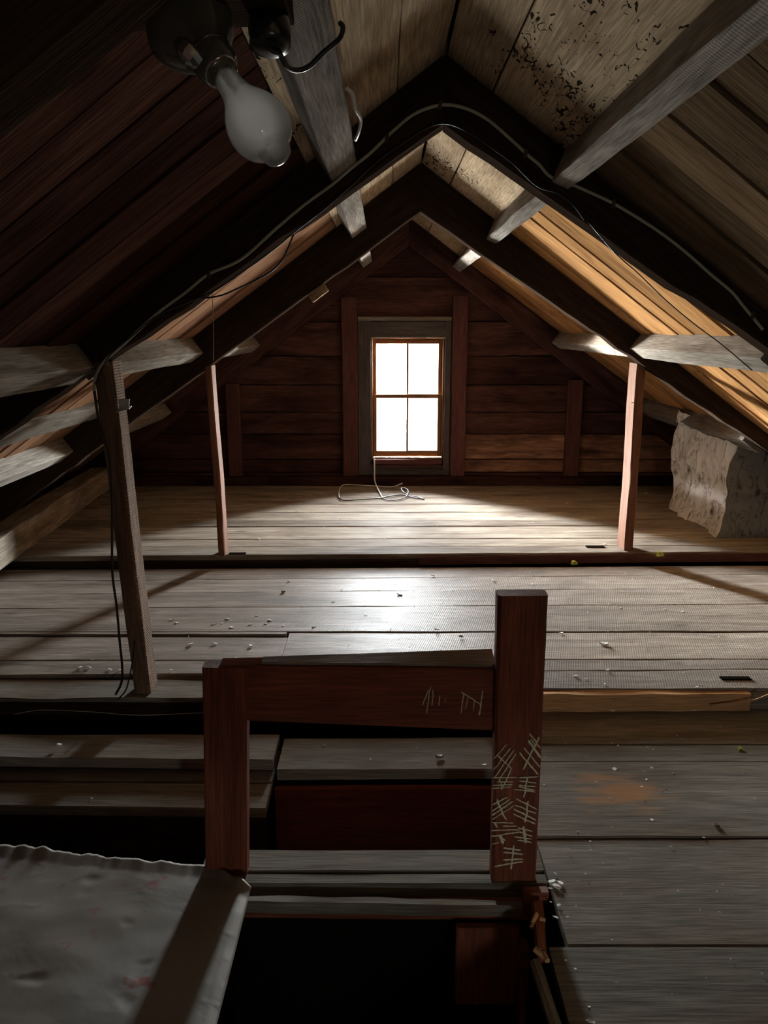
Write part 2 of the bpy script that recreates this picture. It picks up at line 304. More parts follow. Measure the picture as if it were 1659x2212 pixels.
# middle level
m = MB()
Ls = [(4.10, 4.205)]  # starts short of the step; gap over black box stands in for shadow
for l, r in ((1256, 1240), (1284, 1270), (1316, 1306), (1367, 1365), (1427, 1424), (1459, 1446)):
    p = at(0, l, Z=F2); q = at(W, r, Z=F2); k = (q.y - p.y) / (q.x - p.x)
    Ls.append((p.y + k * (-2.75 - p.x), q.y + k * (3.05 - q.x)))
Ls.append((2.645, 2.645))
for i, ((a, b), (c, d)) in enumerate(zip(Ls[:-1], Ls[1:])):
    dz = R.uniform(-.003, .003)
    if i == 6:      # last board: only right of the frame, its front edge is worn
        m.quadbox([(-.3, 2.645, F2), (3.05, 2.645, F2), (3.05, b, F2), (-.3, a + (b - a) * .42, F2)], .03, n=50, wob=.004); continue
    if i == 4:      # a board whose left half has shrunk away
        xs = -.42; f = (xs + 2.75) / 5.8
        m.quadbox([(-2.75, c + .004, F2), (xs, c + (d - c) * f + .004, F2), (xs, a + (b - a) * f - .055, F2), (-2.75, a - .03, F2)], .03, n=20, wob=.003)
        m.quadbox([(-2.75, a - .022, F2 + .008), (xs - .01, a + (b - a) * f - .034, F2 + .006), (xs - .01, a + (b - a) * f - .004, F2 + .004), (-2.75, a - .004, F2 + .004)], .03, n=20, wob=.002)
        m.quadbox([(xs + .002, c + (d - c) * f + .004, F2), (3.05, d + .004, F2), (3.05, b - .004, F2), (xs + .002, a + (b - a) * f - .004, F2)], .03, n=24, wob=.003)
        continue
    m.quadbox([(-2.75, c + .004, F2 + dz), (3.05, d + .004, F2 + dz), (3.05, b, F2 + dz), (-2.75, a, F2 + dz)], .03, n=40, wob=.003)
m.build('floor', M_floor2)['kind'] = 'structure'
# lower level, right
m = MB()
Y3 = [2.66, 2.372, 2.262, 1.874, 1.489, 1.10, .70, .30, -.15, -.6, -1.05, -1.5]
for i, (a, b) in enumerate(zip(Y3[:-1], Y3[1:])):
    xl = .425 if a > 1.75 else .378
    dz = (0, 0, .004, 0, .003)[i] if i < 5 else 0
    m.quadbox([(xl, b + .004, F3 + dz), (3.05, b + .004, F3 + dz), (3.05, a, F3 + dz), (xl, a, F3 + dz)], .03, n=30, wob=.002)
m.build('floor', M_floor3)['kind'] = 'structure'
# boards seen behind the frame and at the left
m = MB()
m.quadbox([(-.345, 2.215, F3), (.42, 2.225, F3), (.42, 2.425, F3), (-.345, 2.415, F3)], .035, n=20, wob=.005)
m.quadbox([(-2.75, 2.31, F3 + .012), (-.365, 2.265, F3 + .006), (-.365, 2.435, F3 + .004), (-2.75, 2.45, F3)], .035, n=30, wob=.006)  # far edge set back; black gap behind it stands in for shadow
m.quadbox([(-2.75, 2.225, -.158), (-.36, 2.205, -.158), (-.36, 2.40, -.158), (-2.75, 2.40, -.158)], .03, n=20, wob=.003)
m.quadbox([(-2.75, 2.11, -.158), (-.36, 2.062, -.158), (-.36, 2.198, -.158), (-2.75, 2.218, -.158)], .03, n=20, wob=.003)
m.quadbox([(-2.75, -1.5, F3 - .02), (-.40, -1.5, F3 - .02), (-.40, 1.72, F3 - .02), (-2.75, 1.80, F3 - .02)], .03)
m.quadbox([(-.48, 1.742, F3), (.42, 1.742, F3), (.42, 1.83, F3), (-.48, 1.83, F3)], .04, n=20, wob=.003)
m.quadbox([(-.48, 1.697, F3 - .002), (.42, 1.697, F3 - .002), (.42, 1.738, F3 - .002), (-.48, 1.738, F3 - .002)], .04, n=20, wob=.002)
m.build('floor', M_floor3)['kind'] = 'structure'
# worn front beam of the middle level
m = MB(); m.quadbox([(.34, 2.600, F2 - .006), (1.36, 2.612, F2 - .006), (1.36, 2.66, F2 - .006), (.34, 2.66, F2 - .006)], .07, n=40, wob=.012)
m.build('trim_2', M_edge)['kind'] = 'structure'
m = MB(); m.quadbox([(-2.75, 2.60, F2 - .012), (-.30, 2.59, F2 - .012), (-.30, 2.742, F2 - .012), (-2.75, 2.76, F2 - .012)], .016, n=40, wob=.008)
m.quadbox([(1.36, 2.618, F2 - .010), (3.05, 2.63, F2 - .010), (3.05, 2.66, F2 - .010), (1.36, 2.66, F2 - .010)], .06, n=20, wob=.005)
m.build('trim_3', M_floor3)['kind'] = 'structure'
m = MB(); m.quadbox([(.2, 4.215, F1 - .006), (3.05, 4.315, F1 - .006), (3.05, 4.40, F1 - .03), (.2, 4.30, F1 - .03)], .05, n=30, wob=.004)
m.build('trim_1', M_stud)['kind'] = 'structure'
m = MB(); m.quadbox([(-2.75, 4.185, F1 - .03), (.2, 4.225, F1 - .03), (.2, 4.30, F1 - .03), (-2.75, 4.25, F1 - .03)], .05, n=30, wob=.004)
m.timber((-2.75, 2.66, F2 - .075), (-.30, 2.65, F2 - .075), .09, .09, wob=.004)
m.build('trim_6', M_rafter)['kind'] = 'structure'  # rafter-dark colour stands in for shadow on the left step faces
# near-black strips laid on the boards for the shade of open slots
m = MB()
for (xa, xb, y_, z, d_) in ((495, 531, 1197, F1, .016), (1266, 1305, 1182, F1, .016), (1556, 1620, 1467, F2, .012), (0, 0, 0, 0, 0))[:3]:
    p = at(xa, y_, Z=z); q = at(xb, y_, Z=z); m.box((p.x, p.y - d_, z - .003), (q.x, p.y + d_, z + .0065))
m.build('floor', M_dark)['kind'] = 'structure'
# under-floor darkness (joist space) and stair shaft
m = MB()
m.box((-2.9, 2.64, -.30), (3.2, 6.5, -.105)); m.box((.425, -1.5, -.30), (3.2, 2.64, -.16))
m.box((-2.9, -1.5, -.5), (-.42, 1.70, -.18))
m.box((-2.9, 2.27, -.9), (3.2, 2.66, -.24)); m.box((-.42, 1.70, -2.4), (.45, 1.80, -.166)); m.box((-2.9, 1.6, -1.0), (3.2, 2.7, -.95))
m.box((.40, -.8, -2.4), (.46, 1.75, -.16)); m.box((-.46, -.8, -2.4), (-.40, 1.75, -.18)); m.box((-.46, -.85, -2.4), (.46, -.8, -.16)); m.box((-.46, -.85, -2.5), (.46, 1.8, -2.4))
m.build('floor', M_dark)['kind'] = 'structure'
# dark rim boards in the gaps
m = MB(); m.timber((-.35, 2.20, -.52), (.43, 2.205, -.52), .02, .70, wob=.002, pv=.4); m.build('trim_4', M_frame)['kind'] = 'structure'
m = MB(); m.timber((-2.75, 2.115, -.27), (-.36, 2.075, -.27), .03, .16, wob=.004, pv=.1); m.timber((-2.75, 2.04, -.395), (-.36, 2.0, -.395), .12, .06, wob=.008, pv=.3)
m.build('trim_5', M_rafter)['kind'] = 'structure'

# ------------------------------------------------------------------ ceiling (roof boards)
def slope_boards(side, mat, matr, near):
    nrm = Vector((side * -.72, 0, -1)).normalized()   # pointing into the room
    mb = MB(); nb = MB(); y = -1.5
    dE = 2.93
    while y < 6.36:
        wd = R.uniform(.155, .235); y1 = min(y + wd, 6.38)
        off = R.uniform(-.006, .006); d0 = .44
        def P(d, yy): X = RX + side * d; return Vector((X, yy, Bz(X))) + nrm * off
        g = R.choice((.005, .007, .010, .014))
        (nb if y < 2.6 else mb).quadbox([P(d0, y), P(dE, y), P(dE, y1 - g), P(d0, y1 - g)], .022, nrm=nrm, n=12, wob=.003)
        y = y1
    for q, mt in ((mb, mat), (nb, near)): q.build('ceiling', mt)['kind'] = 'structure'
    mb = MB()
    for (a, b) in ((.003, .145), (.149, .437)):
        for (ya, yb) in ((-1.5, 1.0), (1.0, 2.68), (2.68, 4.22), (4.22, 6.38)):
            def P(d, yy): X = RX + side * d; return Vector((X, yy, Bz(X)))
            mb.quadbox([P(a, ya + .003), P(a, yb), P(b, yb), P(b, ya + .003)], .022, nrm=nrm, n=12, wob=.003)
    mb.build('ceiling', matr)['kind'] = 'structure'
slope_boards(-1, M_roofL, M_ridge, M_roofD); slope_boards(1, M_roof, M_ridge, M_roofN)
m = MB()
for sd in (-1, 1):
    a = (RX, -1.6, Bz(RX) + .035); X = RX + sd * 3.2; b = (X, -1.6, Bz(X) + .035)
    m.quadbox([a, (RX, 6.55, a[2]), (X, 6.55, b[2]), b], -.03)
m.build('ceiling', M_dark)['kind'] = 'structure'

# ------------------------------------------------------------------ gable walls
def gable(y0, y1, opening, mat, name, seams, pvs=None):
    mb = MB(); pb = MB()
    for i, (za, zb) in enumerate(zip(seams[:-1], seams[1:])):
        zm = min(zb, 2.06)
        half = (2.085 - (za + zb) / 2) / .72 + .12
        xs = [(-half + RX, half + RX)]
        if opening:
            ox0, ox1, oz0, oz1 = opening
            if zb > oz0 + .01 and za < oz1 - .01: xs = [(-half + RX, ox0), (ox1, half + RX)]
        for (xa, xb) in xs:
            if xb - xa < .05: continue
            t = R.uniform(-.012, .012)
            (pb if pvs and i in pvs and xa > .3 else mb).quadbox([(xa, y0 + t * .4, za + t * .3), (xb, y0 - t * .4, za - t * .3), (xb, y0 - t * .4, zb - .006), (xa, y0 + t * .4, zb - .006)], .04, nrm=(0, -1, 0), n=24, wob=.012)
    if pb.v: pb.build(name, M_wallp)['kind'] = 'structure'
    o = mb.build(name, mat); o['kind'] = 'structure'; return o
gable(6.30, 6.36, (-.21, .54, .05, 1.325), M_wall, 'wall_back', [-.02, .10, .21, .42, .60, .82, 1.05, 1.32, 1.66, 1.90, 2.1], pvs=(1, 2))
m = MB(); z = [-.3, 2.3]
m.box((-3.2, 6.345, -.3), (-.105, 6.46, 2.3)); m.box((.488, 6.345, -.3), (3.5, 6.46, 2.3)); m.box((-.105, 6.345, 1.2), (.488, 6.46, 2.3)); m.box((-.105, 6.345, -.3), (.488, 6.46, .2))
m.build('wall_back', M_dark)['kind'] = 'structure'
gable(-1.5, -1.44, (.70, .90, .18, .34), M_wall, 'wall_front', [-.1, .18, .34, .57, .8, 1.1, 1.4, 1.7, 2.1])
m = MB(); m.box((-3.4, -1.6, -.5), (.70, -1.51, 2.3)); m.box((.90, -1.6, -.5), (3.6, -1.51, 2.3)); m.box((.70, -1.6, -.5), (.90, -1.51, .18)); m.box((.70, -1.6, .34), (.90, -1.51, 2.3)); m.build('wall_front', M_dark)['kind'] = 'structure'
m = MB(); m.timber((.705, -1.45, .18), (.705, -1.45, .34), .03, .014, up=(1, 0, 0)); m.timber((.895, -1.45, .18), (.895, -1.45, .34), .03, .014, up=(1, 0, 0)); m.timber((.71, -1.45, .335), (.89, -1.45, .335), .03, .014); m.timber((.71, -1.45, .185), (.89, -1.45, .185), .03, .014)
w2 = m.build('fill_window', M_sash); w2['kind'] = 'structure'  # unseen rear window, added to brighten faces turned to the camera
m = MB(); m.box((.71, -1.452, .19), (.89, -1.449, .33)); m.build('pane', glass('fill dimming glass', (.55, .54, .52)), w2)  # tint weakens the fill from the added window
# log sill at the foot of the wall
m = MB(); m.timber((-2.8, 6.25, .036), (3.1, 6.25, .036), .085, .08, wob=.006, segs=60); m.build('baseboard_back', M_wall)['kind'] = 'structure'
# eave closures
m = MB(); m.box((-3.0, -1.6, -1.1), (-2.74, 6.5, .2)); m.box((3.04, -1.6, -1.1), (3.3, 6.5, .2)); m.box((-3.0, -1.6, -1.1), (-.4, 1.65, -.95)); m.box((.4, -1.6, -1.1), (3.1, 1.65, -.95)); m.box((-3.0, -1.7, -1.1), (3.1, -1.5, -.1)); m.build('wall_left', M_dark)['kind'] = 'structure'

# ------------------------------------------------------------------ window
win = empty('window_1', (.19, 6.36, .20)); win['kind'] = 'structure'
m = MB(); x0, x1, z0, z1 = -.103, .487, .215, 1.19
m.timber((x0 + .006, 6.375, z0), (x0 + .006, 6.375, z1), .13, .012, up=(1, 0, 0), wob=0); m.timber((x1 - .006, 6.375, z0), (x1 - .006, 6.375, z1), .13, .012, up=(1, 0, 0))
m.timber((x0, 6.375, z1 - .006), (x1, 6.375, z1 - .006), .13, .012); m.timber((x0, 6.375, z0 - .004), (x1, 6.375, z0 - .004), .15, .02)
m.build('window_frame', M_sash, win)
def sash(name, y, xa, xb, za, zb, st, rt, rb):
    mb = MB(); t = .032
    mb.timber((xa + st / 2, y, za), (xa + st / 2, y, zb), t, st, up=(1, 0, 0)); mb.timber((xb - st / 2, y, za), (xb - st / 2, y, zb), t, st, up=(1, 0, 0))
    mb.timber((xa + st, y, zb - rt / 2), (xb - st, y, zb - rt / 2), t, rt); mb.timber((xa + st, y, za + rb / 2), (xb - st, y, za + rb / 2), t, rb)
    xm = (xa + xb) / 2; mb.timber((xm, y, za + rb), (xm, y, zb - rt), .02, .016, up=(1, 0, 0))
    s = mb.build(name, M_sash, win)
    for (a, b, mg_) in ((xa + st, xm, M_glass), (xm, xb - st, M_dimglass)):
        g = MB(); g.box((a, y + .002, za + rb), (b, y + .004, zb - rt)); g.build('pane', mg_, s)
M_glass = glass('clean old glass', (1, 1, 1)); M_dimglass = glass('dimmed old glass', (.16, .155, .145))  # right panes darkened to narrow the window light and sharpen post shadows
sash('upper_sash', 6.40, x0 + .012, x1 - .012, .705, z1 - .012, .030, .036, .03)
sash('lower_sash', 6.362, x0 + .012, x1 - .012, z0 + .01, .735, .032, .028, .045)
# casing boards round the window, strip above, ledge below
m = MB()
m.timber((-.158, 6.29, .12), (-.158, 6.29, 1.32), .03, .108, up=(1, 0, 0)); m.timber((.514, 6.29, .12), (.514, 6.29, 1.32), .03, .052, up=(1, 0, 0)); m.timber((-.105, 6.292, 1.255), (.49, 6.292, 1.255), .03, .128)
m.timber((-.21, 6.292, .12), (.54, 6.292, .12), .03, .09, wob=.004); m.build('window_casing', M_casing, win)
m = MB(); m.timber((-.205, 6.275, 1.338), (.535, 6.275, 1.338), .03, .034, wob=.002); m.build('head_strip', M_floor3, win)
m = MB(); m.timber((-.09, 6.27, .192), (.475, 6.27, .192), .05, .045, wob=.004); m.timber((-.10, 6.26, .158), (.485, 6.26, .158), .04, .012, wob=.002); m.build('window_sill', M_stud, win)

# ------------------------------------------------------------------ timber frame of the roof
def rafter(label, side, y, th, apex, slope, d_end, zfoot=None, group=None, mat=None, name='rafter', topgap=0.0):
    mb = MB(); n = 34; rs, gs = [], []; sd = R.uniform(0, 90); go = [R.uniform(0, 40) for _ in range(3)]
    for i in range(n + 1):
        d = .001 + (d_end - .001) * i / n; X = RX + side * d
        zb = apex - slope * d; zt = Bz(X) - .004 - topgap
        w1 = noise.noise((sd + d * 2.5, 0, 0)) * .012 + noise.noise((sd + d * 11, 3, 0)) * .011
        w2 = noise.noise((sd + d * 2.5, 7, 0)) * .008
        y0 = y - th / 2 + w2; y1 = y + th / 2 + w2; c = .010; zb += w1
        ring = [(X, y0, zb + c), (X, y0 + c, zb), (X, y1 - c, zb), (X, y1, zb + c), (X, y1, zt), (X, y0, zt)]
        if side < 0: ring = ring[::-1]
        rs.append([Vector(p) for p in ring])
        gs.append([(d * 1.23 + go[0], p[1] - y + go[1], p[2] - zt + go[2]) for p in ring])
    mb.rings(rs, gs, .5)
    o = mb.build(name, mat or M_rafter); tag(o, label, 'rafter', group or 'principal rafters'); return o
rafter('dark left rafter nearest the camera, above the hanging light bulb', -1, .86, .10, 1.875, .69, 2.6)
rafter('dark right rafter nearest the camera, beyond the top right corner', 1, .86, .10, 1.875, .64, 2.6)
rafter('dark left rafter carried by the big leaning post', -1, 2.68, .11, 1.885, .650, 2.6)
rafter('dark right rafter with grey cable arching along it, nearer pair', 1, 2.68, .11, 1.885, .632, 2.6)
rafter('dark left rafter resting on the slim post at the floor step', -1, 4.26, .11, 1.85, .695, 2.6)
rafter('dark right rafter resting on the red-brown right post', 1, 4.28, .11, 1.85, .645, 2.6)
rafter('left rafter lying flat against the far gable wall', -1, 6.235, .08, 1.885, .72, 2.4, mat=M_wall)
rafter('right rafter lying flat against the far gable wall', 1, 6.235, .08, 1.885, .72, 2.4, mat=M_wall)

def purlin(label, side, dc, ya, yb,  w_=.088, h_=.098, dz=0.0, wob=.004, group='purlins between the rafters', name='purlin', mat=None, skew=0.0, tilt=.72):
    """dc: distance of its centre from the ridge plane; underside follows Pz"""
    nrm = Vector((side * tilt, 0, 1)).normalized()     # out through the roof
    def C(d, y): X = RX + side * d; return Vector((X, y, Pz(X) + dz)) + nrm * (h_ / 2)
    mb = MB(); mb.timber(C(dc, ya), C(dc + skew, yb), w_, h_, up=nrm, ch=.004, wob=wob, segs=max(6, int((yb - ya) / .08)))
    o = mb.build(name, mat or M_purlin); tag(o, label, 'purlin', group); return o
purlin('grey sawn purlin beside the light bulb at the upper left', -1, .315, .92, 2.62, w_=.098)
purlin('grey sawn purlin running to the top right corner', 1, .37, .92, 2.62, w_=.062, h_=.115, tilt=.42)
purlin('short grey purlin left of the ridge between the two dark rafters', -1, .315, 2.74, 4.20, w_=.092)
purlin('grey purlin with a nail right of the ridge between the two dark rafters', 1, .37, 2.74, 4.22, w_=.060, h_=.11, tilt=.42)
purlin('left purlin above the window, ending at the far wall', -1, .315, 4.32, 6.19, w_=.085)
purlin('right purlin above the window, ending at the far wall', 1, .365, 4.34, 6.19, w_=.075)
purlin('broad grey purlin cut off by the left edge at mid height', -1, 1.20, .92, 2.62, w_=.10)
purlin('grey purlin with a knot behind the top of the leaning post', -1, 1.195, 2.74, 4.20)
purlin('pale purlin behind the top of the slim left post', -1, 1.20, 4.32, 6.19)
purlin('wide light grey purlin at mid height on the right edge', 1, 1.165, 2.74, 4.22, w_=.095)
purlin('banded grey purlin beyond the top of the right post', 1, 1.165, 4.34, 6.19, w_=.085)
purlin('greenish grey purlin low on the left edge', -1, 1.945, 2.74, 4.20, w_=.11)
purlin('faint low purlin behind the middle of the leaning post', -1, 1.93, 4.32, 6.19)
purlin('stained purlin with two slots above the white chimney', 1, 1.895, 4.34, 6.19, w_=.13, h_=.10)
purlin('rough grey board nailed under the left roof boards', -1, 1.70, 2.74, 4.20, w_=.16, h_=.03, dz=.085, name='roof_batten')
m = MB(); m.timber((-2.10, 3.55, .085), (-2.30, 6.15, .085), .15, .17, wob=.012, segs=30); o = m.build('wall_plate', M_floor1); tag(o, 'heavy weathered timber lying along the left eave on the floor', 'timber')
# small cleats
m = MB(); p = at(687, 632, Y=4.15); m.timber(p + Vector((-.045, .06, -.03)), p + Vector((.04, .06, .03)), .06, .045, up=(0, 0, 1), wob=.003); o = m.build('wood_cleat', M_ridge); tag(o, 'small pale wood block under the left slope, left of the window', 'block')

# ------------------------------------------------------------------ posts
def post(label, base, top, w_, d_, mat, tw=0.0, wob=.005, name='post'):
    b = Vector(base); t = Vector(top)
    mb = MB(); up = Vector((math.sin(tw), math.cos(tw), 0))
    mb.timber(b, t, w_, d_, up=up, wob=wob, ch=.008, segs=30)
    o = mb.build(name, mat); tag(o, label, 'post'); return o
P1 = post('big leaning brown post at left, rising from the lower floor edge', (-.898, 2.672, F2 - .012), (-.944, 2.672, 1.152), .062, .10, M_postL)
m = MB(); a = at(256, 862, Y=2.615); b = at(280, 862, Y=2.612); c = at(278, 883, Y=2.612); d = at(257, 884, Y=2.615)
m.quadbox([d, c, b, a], .003, nrm=(0, -1, 0), n=6, wob=.002)
a = at(250, 884, Y=2.60); b = at(279, 881, Y=2.60); m.quadbox([a + Vector((0, 0, -.008)), b + Vector((0, 0, -.002)), b + Vector((0, .03, .004)), a + Vector((0, .03, -.002))], .003, n=8, wob=.004)
m.build('tin_bracket', plain('dull white tin', (.62, .62, .62), .7, nz=.25, nscale=60), P1)['label'] = 'crumpled shiny tin bracket'
post('slim dark post at left standing on the upper floor edge', (-.922, 4.262, F1), (-.948, 4.262, 1.066), .036, .11, M_post)
P2 = post('red-brown square post at right on the upper floor edge', (1.424, 4.37, F1), (1.41, 4.35, 1.075), .05, .13, M_post, tw=-.05)
m = MB(); m.timber((1.375, 4.30, .86), (1.44, 4.29, .862), .003, .003); m.build('nail', M_nail, P2)
# wall studs
def stud(label, xa, xb, z0, z1, yy=6.27, th=.05):
    mb = MB(); mb.timber(((xa + xb) / 2, yy, z0), ((xa + xb) / 2, yy, z1), th, xb - xa, up=(1, 0, 0), wob=.004)
    o = mb.build('wall_stud', M_stud); tag(o, label, 'stud', 'studs on the far wall'); return o
stud('red-brown stud just left of the window', -.335, -.212, .077, 1.50); stud('red-brown stud just right of the window', .545, .665, .077, 1.51)
stud('dim stud on the far wall behind the slim left post', -1.28, -1.17, .077, .83); stud('grey-brown stud on the far wall left of the chimney', 1.485, 1.605, .077, .86)

# ------------------------------------------------------------------ chimney
def rock(p, s): return noise.fractal(p * s, 1.0, 2.0, 4)
m = MB(); cx0, cx1, cy0, cy1 = 2.045, 2.75, 4.60, 5.41
def leftf(u, v):
    y = cy0 + (cy1 - cy0) * u; z = v * .80
    X = cx0 + .10 * (1 - u) * v + .02 * math.sin(9 * v)
    q = Vector((0, y, z)); dd = noise.turbulence(Vector((0, y * 3.4, z * 2.0)), 4, False) * .055 - .02 + noise.noise(Vector((4, y * 14, z * 5))) * .014 + abs(noise.noise(Vector((9, y * 22, z * 12)))) * .009
    ed = min(u, 1 - u) * 14; ed = min(1, ed)
    if v > .78: dd += .02
    z = min(z, Bz(X + .02) - .012)
    return Vector((X - dd * ed + (1 - ed) * .012, y + (1 - ed) * (.02 if u < .5 else -.02) * noise.noise(Vector((3, 1, z * 12))) * 1.6, z))
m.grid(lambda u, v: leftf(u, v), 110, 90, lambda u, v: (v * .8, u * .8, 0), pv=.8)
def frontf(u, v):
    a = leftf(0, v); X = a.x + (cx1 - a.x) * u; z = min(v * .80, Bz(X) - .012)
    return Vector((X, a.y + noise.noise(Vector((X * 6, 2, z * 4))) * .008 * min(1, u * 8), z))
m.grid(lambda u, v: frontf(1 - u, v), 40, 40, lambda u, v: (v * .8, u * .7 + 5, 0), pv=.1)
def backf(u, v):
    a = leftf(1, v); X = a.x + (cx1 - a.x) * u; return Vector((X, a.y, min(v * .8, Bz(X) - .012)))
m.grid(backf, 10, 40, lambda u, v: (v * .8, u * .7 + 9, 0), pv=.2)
M_chim = bpy.data.materials.new('whitewashed stone'); M_chim.use_nodes = True; nt = M_chim.node_tree; bs = nt.nodes['Principled BSDF']; lk = nt.links.new
tcn = node(nt, 'ShaderNodeTexCoord'); mpn = node(nt, 'ShaderNodeMapping'); mpn.inputs['Scale'].default_value = (16, 16, 6); lk(tcn.outputs['Object'], mpn.inputs[0])
n1 = node(nt, 'ShaderNodeTexNoise'); n1.inputs['Scale'].default_value = 1.0; n1.inputs['Detail'].default_value = 8; n1.inputs['Distortion'].default_value = 1.2; lk(mpn.outputs[0], n1.inputs[0])
v1 = node(nt, 'ShaderNodeTexVoronoi', feature='DISTANCE_TO_EDGE'); v1.inputs['Scale'].default_value = .55; wv_ = node(nt, 'ShaderNodeVectorMath', operation='MULTIPLY_ADD'); wv_.inputs[1].default_value = (2.6, 2.6, 2.6); lk(n1.outputs['Color'], wv_.inputs[0]); lk(mpn.outputs[0], wv_.inputs[2]); lk(wv_.outputs[0], v1.inputs[0])
rc = node(nt, 'ShaderNodeValToRGB'); lk(n1.outputs['Fac'], rc.inputs[0])
rc.color_ramp.elements[0].position = .30; rc.color_ramp.elements[0].color = (.22, .21, .19, 1); rc.color_ramp.elements[1].position = .40; rc.color_ramp.elements[1].color = (.82, .85, .82, 1)
e = rc.color_ramp.elements.new(.5); e.color = (.93, .96, .95, 1)
rv_ = node(nt, 'ShaderNodeMapRange'); rv_.inputs[2].default_value = .035; rv_.inputs[3].default_value = .35; rv_.inputs[4].default_value = 1; lk(v1.outputs['Distance'], rv_.inputs[0])
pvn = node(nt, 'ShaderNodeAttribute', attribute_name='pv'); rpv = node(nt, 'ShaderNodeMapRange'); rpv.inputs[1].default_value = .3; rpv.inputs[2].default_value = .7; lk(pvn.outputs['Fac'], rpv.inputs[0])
grey = node(nt, 'ShaderNodeMix', data_type='RGBA'); gsc = node(nt, 'ShaderNodeVectorMath', operation='SCALE'); gsc.inputs['Scale'].default_value = .20; lk(rc.outputs['Color'], gsc.inputs[0]); lk(gsc.outputs[0], grey.inputs[6]); lk(rpv.outputs[0], grey.inputs[0]); lk(rc.outputs['Color'], grey.inputs[7])  # front and back faces scaled darker: their shade is put into the colour
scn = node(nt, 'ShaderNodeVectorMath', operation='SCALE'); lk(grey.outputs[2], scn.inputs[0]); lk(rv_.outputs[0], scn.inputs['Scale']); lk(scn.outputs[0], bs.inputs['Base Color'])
bs.inputs['Roughness'].default_value = .85; bpn = node(nt, 'ShaderNodeBump'); bpn.inputs['Strength'].default_value = .7; bpn.inputs['Distance'].default_value = .015
lk(n1.outputs['Fac'], bpn.inputs['Height']); lk(bpn.outputs[0], bs.inputs['Normal'])
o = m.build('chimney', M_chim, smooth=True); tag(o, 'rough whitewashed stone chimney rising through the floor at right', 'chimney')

# ------------------------------------------------------------------ stair-opening frame
fr_ = empty('stair_railing', (0, 1.75, F3)); tag(fr_, 'red-brown timber guard frame around the stair opening with chalk tallies', 'railing')
ZP = 1.705
m = MB(); m.timber((.334, ZP + .024, F3 - .002), (.326, ZP + .024, .652), .116, .046, up=(0, 1, 0), ch=.006, wob=.003, segs=24)
post_r = m.build('tall_post', M_frame, fr_)
m = MB(); m.timber((-.412, 1.752, F3 - .002), (-.388, 1.752, .458), .108, .046, up=(0, 1, 0), ch=.004, wob=.003, segs=24); m.build('short_post', M_frame, fr_)
m = MB()
# top rail: sags and twists from the short post to the tall post
n = 24; rs, gs = [], []
for i in range(n + 1):
    t = i / n; X = -.40 + (.275 + .40) * t; zt = .462 - .014 * t; zb = .318 - .030 * t; y0 = 1.735 + .0 * t; th = .035 + .045 * t
    tilt = .004 + .010 * t
    ring = [(X, y0, zb), (X, y0, zt - .004), (X, y0 + .004, zt), (X, y0 + th, zt + tilt), (X, y0 + th, zb)]
    rs.append([Vector(p) for p in ring]); gs.append([(X, p[1], p[2]) for p in ring])
m.rings(rs, gs, .5); rail = m.build('top_rail', M_frame, fr_)
m = MB(); m.quadbox([(-.30, 1.742, .467), (.274, 1.748, .458), (.274, 1.822, .469), (-.30, 1.772, .470)], .005, n=30, wob=.002); m.build('rail_cap', M_floor2, fr_)['label'] = 'grey weathered strip on top of the rail'
m = MB(); m.timber((-.47, 1.68, F3 - .055), (.415, 1.672, F3 - .055), .03, .046, wob=.003, ch=.004); m.timber((.352, 1.672, F3 - .016), (.415, 1.672, F3 - .016), .03, .034, wob=.002, ch=.004); m.build('sill', M_frame, fr_)
m = MB(); m.quadbox([(-.345, 1.635, F3 - .004), (.345, 1.628, F3 - .012), (.345, 1.655, F3 - .012), (-.345, 1.663, F3 - .004)], .03, n=60, wob=.008); m.build('bottom_strip', M_floor3, fr_)

def strokes(name, segs, Y, parent, mat, r0=.0020):
    mb = MB()
    for (xa, ya, xb, yb, k) in segs:
        p = at(xa, ya, Y=Y); q = at(xb, yb, Y=Y); n_ = max(3, int((q - p).length / .004)); pts = []
        s1_, s2_ = R.uniform(0, 99), R.uniform(0, 99); d = (q - p).normalized(); s = Vector((-d.z, 0, d.x)); rs, gs = [], []
        for i in range(n_ + 1):
            t = i / n_; c = p.lerp(q, t) + s * (noise.noise((s1_ + t * 3, 0, 0)) * .002)
            r = r0 * k * (.55 + .9 * abs(noise.noise((s2_ + t * 14, 2, 0))) + .2) * (1 if 0 < i < n_ else .3)
            ring = [c - s * r, c + Vector((0, -.0012, 0)), c + s * r, c + Vector((0, .001, 0))]
            rs.append(ring); gs.append([tuple(x) for x in ring])
        mb.rings(rs, gs, .5)
    o = mb.build(name, mat, parent); o['label'] = 'pale chalk tally marks'; return o
def c2(l): return [(1000 + a / 3.16, 1250 + b / 3.16, 1000 + c / 3.16, 1250 + d / 3.16, k) for a, b, c, d, k in l]
